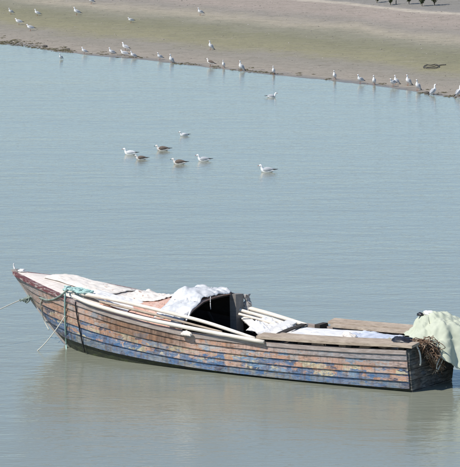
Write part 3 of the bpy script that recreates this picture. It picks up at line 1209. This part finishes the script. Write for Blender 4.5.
def gull_meshes(key, body_mat, wing_mat, pitch, neck, legs):
    """gull facing +X, about 0.42 m long; pitch lifts the breast, neck stretches it"""
    cz = .055
    ax_ = [(-.205, .062), (-.17, .060), (-.12, .052), (-.06, .045), (0, .042), (.06, .046), (.105, .058)]
    rr = [(.022, .006), (.030, .012), (.046, .034), (.061, .054), (.068, .064), (.062, .062), (.047, .050)]
    nk = neck
    ax_ += [(.128, .058 + .030 + nk * .25), (.137, .058 + .055 + nk * .6), (.146, .058 + .078 + nk), (.166, .058 + .092 + nk), (.188, .058 + .088 + nk), (.200, .058 + .084 + nk)]
    rr += [(.034, .034), (.027, .028), (.028, .029), (.030, .030), (.022, .021), (.009, .009)]
    rot = Matrix.Rotation(-pitch, 3, 'Y')
    lift = .115 if legs else 0.0

    def T(p):
        q = rot @ (Vector(p) - Vector((0, 0, cz)))
        return q + Vector((0, 0, cz + lift))
    # counter-rotate the head so that it stays level
    path = []
    for i, (x, z) in enumerate(ax_):
        path.append(Vector((x, 0, z)))
    V, Fc = loft(path, rr, 12)
    piv = Vector((.128, 0, .058 + .03 + nk * .25))
    back = Matrix.Rotation(pitch * .8, 3, 'Y')
    V2 = []
    for i, p in enumerate(V):
        if i // 12 >= 8:
            p = piv + back @ (p - piv)
        V2.append(T(p))
    body = mesh(key + '_body', V2, Fc)
    body.materials.append(body_mat)
    hp = T(piv + back @ (Vector((.200, 0, .058 + .084 + nk)) - piv))
    bl = loft([hp - Vector((.006, 0, 0)), hp + Vector((.022, 0, -.003)), hp + Vector((.042, 0, -.010))], [(.008, .009), (.006, .007), (.0015, .002)], 6)
    bill = mesh(key + '_bill', *bl)
    bill.materials.append(M_GBILL if body_mat is M_GW else M_GK)
    parts = [('body', body, True), ('bill', bill, True)]
    for sgn in (1, -1):
        pa = [(.105, .040, .070), (.07, .058, .080), (.01, .064, .085), (-.06, .054, .088), (-.12, .034, .086), (-.165, .018, .080)]
        ra = [(.006, .015), (.012, .040), (.014, .050), (.013, .042), (.010, .026), (.006, .014)]
        V, Fc = loft([T((x, y * sgn, z)) for x, y, z in pa], ra, 8)
        m = mesh(key + '_wing', V, Fc)
        m.materials.append(wing_mat)
        parts.append(('wing', m, True))
        pa = [(-.145, .026, .083), (-.19, .014, .083), (-.235, .006 + .006, .084), (-.275, .004 + .012, .088)]
        V, Fc = loft([T((x, y * sgn, z)) for x, y, z in pa], [(.008, .014), (.007, .012), (.005, .008), (.001, .002)], 6)
        m = mesh(key + '_tip', V, Fc)
        m.materials.append(M_GK)
        parts.append(('wing_tip', m, True))
        e = piv + back @ (Vector((.172, .026 * sgn, .058 + .096 + nk)) - piv)
        V, Fc = loft([T(e + Vector((-.004, 0, 0))), T(e + Vector((.004, 0, 0)))], [.004, .004], 6)
        m = mesh(key + '_eye', V, Fc)
        m.materials.append(M_GK)
        parts.append(('eye', m, True))
        if legs:
            hip = T((-.01, .026 * sgn, .0))
            V, Fc = merge([loft([hip + Vector((0, 0, .02)), Vector((hip.x - .005, hip.y, .06)), Vector((hip.x + .004, hip.y, .006))], [.008, .005, .005], 6),
                           loft([(hip.x - .008, hip.y, .006), (hip.x + .03, hip.y, .004)], [(.006, .004), (.016, .003)], 6)])
            m = mesh(key + '_leg', V, Fc)
            m.materials.append(M_GLEG)
            parts.append(('leg', m, True))
    for _, m, s in parts:
        m.polygons.foreach_set('use_smooth', [True] * len(m.polygons))
    return parts


GK = {
    'stand': gull_meshes('standing', M_GW, M_GG, math.radians(24), .03, True),
    'tall': gull_meshes('upright', M_GW, M_GG, math.radians(44), .05, True),
    'hunch': gull_meshes('hunched', M_GW, M_GG, math.radians(14), -.012, True),
    'browns': gull_meshes('brown_standing', M_GM, M_GB, math.radians(20), .0, True),
    'swim': gull_meshes('swimming', M_GW, M_GG, 0.0, .035, False),
    'swimlow': gull_meshes('swimming_low', M_GW, M_GG, 0.0, .0, False),
    'brown': gull_meshes('brown_swimming', M_GM, M_GB, 0.0, .0, False),
    'pale': gull_meshes('pale_swimming', M_GW, plain('gull_pale_grey', (.62, .63, .64), .8, .06), 0.0, .03, False),
}


def gull(kind, x, y, deg, label, group, wet=False, scale=1.0):
    """x, y: pixel of the feet (or waterline); deg: heading, 180 = facing left in the photograph"""
    if wet:
        P = Vector(px(x, y, 0.0))
        P.z = -0.016 if kind in ('swim', 'swimlow', 'brown', 'pale') else -0.03
    else:
        P = on_ground(x, y)
        P.z -= .002
    o = empty('gull', P, math.radians(deg))
    o.scale = (scale * (.84 if kind in ('swim', 'swimlow', 'brown', 'pale') else .74 if kind == 'tall' else .82),) * 3
    tag(o, label, 'gull', group)
    last = {}
    for nm, me, _ in GK[kind]:
        c = bpy.data.objects.new(nm, me)
        COL.objects.link(c)
        c.parent = last[{'bill': 'body', 'eye': 'body', 'wing_tip': 'wing'}[nm]] if nm in ('bill', 'eye', 'wing_tip') else o
        last[nm] = c
    return o


GW_, GS_, GB_ = 'gulls swimming on the water', 'gulls standing along the waterline', 'gulls standing up on the beach'
gull('pale', 130, 154.5, 176, 'white gull farthest left of the swimming flock, nearly all white', GW_, True, 1.05)
gull('brown', 141, 159.5, 186, 'dark brown gull swimming just right of the leftmost white gull', GW_, True, .95)
gull('brown', 162.5, 150.5, 182, 'brownish gull swimming between the white gull and the topmost one', GW_, True, 1.1)
gull('brown', 179, 164, 178, 'mottled gull lowest in the middle of the swimming flock', GW_, True, 1.1)
gull('pale', 184, 136, 205, 'small white gull topmost of the swimming flock', GW_, True, .85)
gull('swim', 203.5, 161, 184, 'white headed gull with grey back, right end of the swimming flock', GW_, True, 1.05)
gull('swim', 267, 172, 182, 'white necked gull swimming alone to the right, lowest of all gulls', GW_, True, 1.15)
gull('swim', 271.5, 97.5, 4, 'small gull swimming towards the right close to the shore', GW_, True, .95)
SHORE_G = [
    ('stand', 61, 59.5, 240, 1, .75, 'small white gull wading alone at the far left off the shore'),
    ('stand', 84.5, 54, 190, 0, .8, 'gull at the waterline, leftmost of those on the mud edge'),
    ('stand', 112, 54.5, 200, 1, .9, 'gull wading left of the tight group of three'),
    ('stand', 125.5, 50.5, 170, 0, .95, 'gull standing on the mud behind the tight group, highest of it'),
    ('hunch', 124.5, 56, 175, 1, .95, 'gull in the middle of the tight group, in front of the higher one'),
    ('stand', 133.5, 58, 205, 1, .9, 'gull at the right of the tight group by the waterline'),
    ('stand', 160, 60, 215, 0, .85, 'smaller gull of the pair right of the tight group'),
    ('tall', 171.5, 62.8, 225, 1, 1.05, 'upright gull of the pair right of the tight group'),
    ('browns', 210.5, 66.5, 165, 0, 1.0, 'brownish gull standing on mud below the gull higher on the beach'),
    ('tall', 223.5, 68, 250, 0, .85, 'small white gull between the brownish gull and the bigger gull'),
    ('tall', 241.5, 71, 215, 0, 1.1, 'large upright gull with dark tail left of the lone one'),
    ('tall', 273.5, 74.5, 255, 0, .9, 'lone white gull on the mud above the right facing swimming gull'),
    ('tall', 334.5, 79.5, 250, 0, .95, 'white gull on the mud, first left of the right hand row'),
    ('stand', 360.5, 83.5, 215, 0, .95, 'gull with dark tail, second from the left in the right hand row'),
    ('tall', 374, 85, 255, 0, 1.0, 'upright white gull, third from the left in the right hand row'),
    ('hunch', 393, 86.5, 230, 0, 1.0, 'lower gull of the touching pair in the right hand row'),
    ('tall', 396.5, 84.5, 200, 0, .95, 'upper gull of the touching pair in the right hand row'),
    ('tall', 408.5, 85.5, 215, 0, 1.1, 'tall gull just right of the touching pair'),
    ('tall', 418, 90.5, 225, 0, 1.1, 'tall gull with dark tail just left of the dark stone'),
    ('tall', 433, 95, 20, 1, 1.15, 'large gull facing right beside the dark stone'),
    ('tall', 458.5, 96.5, 30, 0, 1.1, 'gull at the right edge of the picture'),
]
for kind, x, y, dg, wt, sc, lb in SHORE_G:
    gull(kind, x, y, dg, lb, GS_, bool(wt), sc)
BEACH_G = [
    ('stand', 11, 14.5, 215, .85, 'gull on the beach at the far left, uppermost of the left three'),
    ('hunch', 19, 25, 185, 1.0, 'gull on the beach with dark tail, middle one at the far left'),
    ('hunch', 30.5, 31, 190, 1.0, 'gull on the beach nearest the water at the far left'),
    ('stand', 37.5, 16, 190, .9, 'gull on the beach with a long shadow, right of the far left three'),
    ('stand', 77, 15.2, 195, 1.05, 'gull with dark tail alone on the green algae, upper left'),
    ('stand', 91.5, 4.0, 220, 1.0, 'gull at the top edge of the picture'),
    ('hunch', 131, 23, 200, .85, 'small gull alone on the green algae above the tight group'),
    ('stand', 200.5, 15.5, 215, 1.0, 'gull high on the beach alone near the top middle'),
    ('tall', 211, 50, 215, 1.05, 'gull on the beach standing above the brownish gull'),
]
for kind, x, y, dg, sc, lb in BEACH_G:
    gull(kind, x, y, dg, lb, GB_, False, sc)

# ================================================================== BEACH DETAILS
M_STONE = plain('dark_stone', (.09, .08, .07), .8, .3)


def ico(r, seed, flat=.6):
    import bmesh
    bm = bmesh.new()
    bmesh.ops.create_icosphere(bm, subdivisions=2 if r > .05 else 1, radius=1)
    V = []
    for v in bm.verts:
        k = 1 + .3 * noise.noise(v.co * 1.6 + Vector((seed, 0, 0)))
        V.append(Vector((v.co.x * r * k, v.co.y * r * k, v.co.z * r * k * flat)))
    Fc = [tuple(x.index for x in f.verts) for f in bm.faces]
    bm.free()
    return V, Fc


for (x, y, r, lb) in [(427, 93.5, .085, 'dark stone at the waterline between two tall gulls'), (45, 47.0, .10, 'low dark stone on the mud edge near the left corner'),
                      (68, 49.5, .06, 'small dark stone on the mud left of the leftmost gull')]:
    o = link('stone', mesh('stone', *ico(r, x)), M_STONE, smooth=True)
    o.location = on_ground(x, y) + Vector((0, 0, r * .2))
    tag(o, lb, 'stone')

# old rope loop half sunk in the mud (right)
P = [on_ground(x, y) + Vector((0, 0, .03)) for x, y in ((424, 68.5), (429, 69.3), (436, 68.6), (439, 67.0), (436, 65.2), (431, 65.8), (427, 65.6), (424, 67.2), (424.2, 68.6), (433, 67.6), (440, 65.8), (446, 65.4))]
V, Fc = tube(P, .015, 60, 7)
V = [p + Vector((0, 0, .02 * noise.noise(p * 3))) for p in V]
o0 = P[0].copy()
o = link('rope_loop', mesh('rope_loop', [p - o0 for p in V], Fc), M_STONE, smooth=True)
o.location = o0
tag(o, 'dark loop of old rope lying on the mud above the right hand gulls', 'rope')

# seaweed along the mud edge at the left
M_WEED = plain('seaweed', (.085, .075, .04), .8, .4, 8)
parts = []
rnd = random.Random(12)
for k in range(150):
    x = rnd.uniform(-40, 72) if rnd.random() < .68 else rnd.uniform(60, 460)
    ys = float(np.interp(x, [q[0] for q in SHORE_PX], [q[1] for q in SHORE_PX])) - (43.5 - 37.5 if x < -5 else 0)
    y = ys - rnd.uniform(.1, 2.6) - (3 if rnd.random() < .25 else 0)
    g = on_ground(x, y)
    big_ = 1.0 if x < 30 else .5
    for m in range(rnd.randint(4, 12)):
        dx, dy = rnd.gauss(0, .16) * big_, rnd.gauss(0, .12) * big_
        r = rnd.uniform(.010, .038) * (1.3 if x < 15 else 1)
        gz = max(0, ground_z(g.x + dx, g.y + dy))
        V, Fc = ico(r, k + m * 3.3, rnd.uniform(.3, .7))
        a_ = rnd.uniform(0, 6.28)
        st_ = rnd.uniform(1.0, 3.0)
        parts.append(([Vector((p.x * st_ * math.cos(a_) - p.y * math.sin(a_) + g.x + dx, p.x * st_ * math.sin(a_) + p.y * math.cos(a_) + g.y + dy, p.z + gz)) for p in V], Fc))
o = link('seaweed', mesh('seaweed', *merge(parts)), M_WEED, smooth=True)
o['kind'] = 'stuff'
o['label'] = 'dark seaweed scraps scattered along the muddy waterline'

# pebbles and shells
M_PEB = NT('pebbles', .85, .25)
w = M_PEB
a = w.noise(w.coord(), 6, 2)
w.base(w.ramp(a, [(.35, (.11, .10, .09)), (.5, (.25, .23, .20)), (.62, (.40, .37, .33))]))
M_PEB = w.m
base_v = np.array([(1, 0, 0), (-1, 0, 0), (0, 1, 0), (0, -1, 0), (0, 0, 1), (0, 0, -1)], float)
base_f = [(0, 2, 4), (2, 1, 4), (1, 3, 4), (3, 0, 4), (2, 0, 5), (1, 2, 5), (3, 1, 5), (0, 3, 5)]
PV, PF = [], []
rs = np.random.RandomState(4)
for k in range(4200):
    x = rs.uniform(-14, 14)
    d = rs.uniform(.3, 36) if rs.rand() < .55 else rs.uniform(21, 36)
    y = float(np.interp(x, SHORE_TAB_X, SHORE_TAB)) + d
    r = min(.04, abs(rs.normal(.006, .010)) + .006)
    sc_ = np.array([r * rs.uniform(.8, 1.5), r * rs.uniform(.7, 1.3), r * rs.uniform(.4, .8)])
    th = rs.uniform(0, 6.28)
    R2 = np.array([[math.cos(th), -math.sin(th), 0], [math.sin(th), math.cos(th), 0], [0, 0, 1]])
    v = (base_v * sc_ * rs.uniform(.8, 1.2, (6, 1))) @ R2.T + np.array([x, y, ground_z(x, y) + r * .15])
    n0 = len(PV)
    PV += [tuple(q) for q in v]
    PF += [(a_ + n0, b_ + n0, c_ + n0) for a_, b_, c_ in base_f]
o = link('pebbles', mesh('pebbles', PV, PF), M_PEB)
o['kind'] = 'stuff'
o['label'] = 'small pebbles and shells scattered over the beach'

# ---- young shrubs at the top right, only their feet are in the picture
M_LEAF = plain('shrub_leaf', (.055, .075, .03), .6, .35, 7)
M_TWIG = plain('shrub_stem', (.13, .10, .075), .8, .2)


def shrub(x, y, hgt_, wid, seed, label):
    g = on_ground(x, y)
    r_ = random.Random(seed)
    root = empty('shrub', g)
    tag(root, label, 'shrub', 'young shrubs at the top of the beach')
    st = []
    tips = []
    for k in range(7):
        a_ = r_.uniform(0, 6.28)
        t_ = Vector((math.cos(a_) * wid * .4, math.sin(a_) * wid * .4, hgt_ * r_.uniform(.55, .85)))
        tips.append(t_)
        st.append(tube([(0, 0, -.03), (t_.x * .15, t_.y * .15, t_.z * .3), tuple(t_)], .012, 8, 5, .004))
    link('stem', mesh('stem', *merge(st)), M_TWIG, root, True)
    lv, lf = [], []
    for k in range(420):
        t = r_.random()
        z = hgt_ * (.16 + .84 * t)
        rad = wid * .5 * (min(1, .25 + 1.5 * t)) * math.sqrt(max(0.05, 1 - max(0, t - .6) ** 2 * 5)) * math.sqrt(r_.random())
        a_ = r_.uniform(0, 6.28)
        c_ = Vector((math.cos(a_) * rad, math.sin(a_) * rad, z))
        d_ = Vector((r_.gauss(0, 1), r_.gauss(0, 1), r_.gauss(.5, .7))).normalized()
        s_ = d_.cross(Vector((r_.gauss(0, 1), r_.gauss(0, 1), r_.gauss(0, 1)))).normalized()
        L_, W_ = r_.uniform(.04, .08), r_.uniform(.014, .026)
        n0 = len(lv)
        lv += [c_, c_ + d_ * L_ * .5 + s_ * W_, c_ + d_ * L_, c_ + d_ * L_ * .5 - s_ * W_]
        lf.append((n0, n0 + 1, n0 + 2, n0 + 3))
    link('foliage', mesh('foliage', lv, lf), M_LEAF, root)
    return root


shrub(377, 3.0, .6, .32, 1, 'small faint shrub farthest left at the top right edge')
shrub(390.5, 5.2, .55, .22, 2, 'thin shrub next to the thin dark stake at the top edge')
shrub(409, 4.4, .62, .36, 3, 'dark shrub just right of the thin dark stake')
shrub(422, 6.2, .66, .34, 4, 'shrub with a thin bare foot left of the dark green one')
shrub(434.5, 5.6, .75, .55, 5, 'densest dark green shrub at the top right edge')
g = on_ground(396, 4.6)
o = link('stake', mesh('stake', *tube([(0, 0, -.1), (.005, 0, .3), (-.01, 0, .62)], .02, 8, 6, .015)), M_STONE, smooth=True)
o.location = g
tag(o, 'thin dark stake standing between two shrubs at the top edge', 'stake')
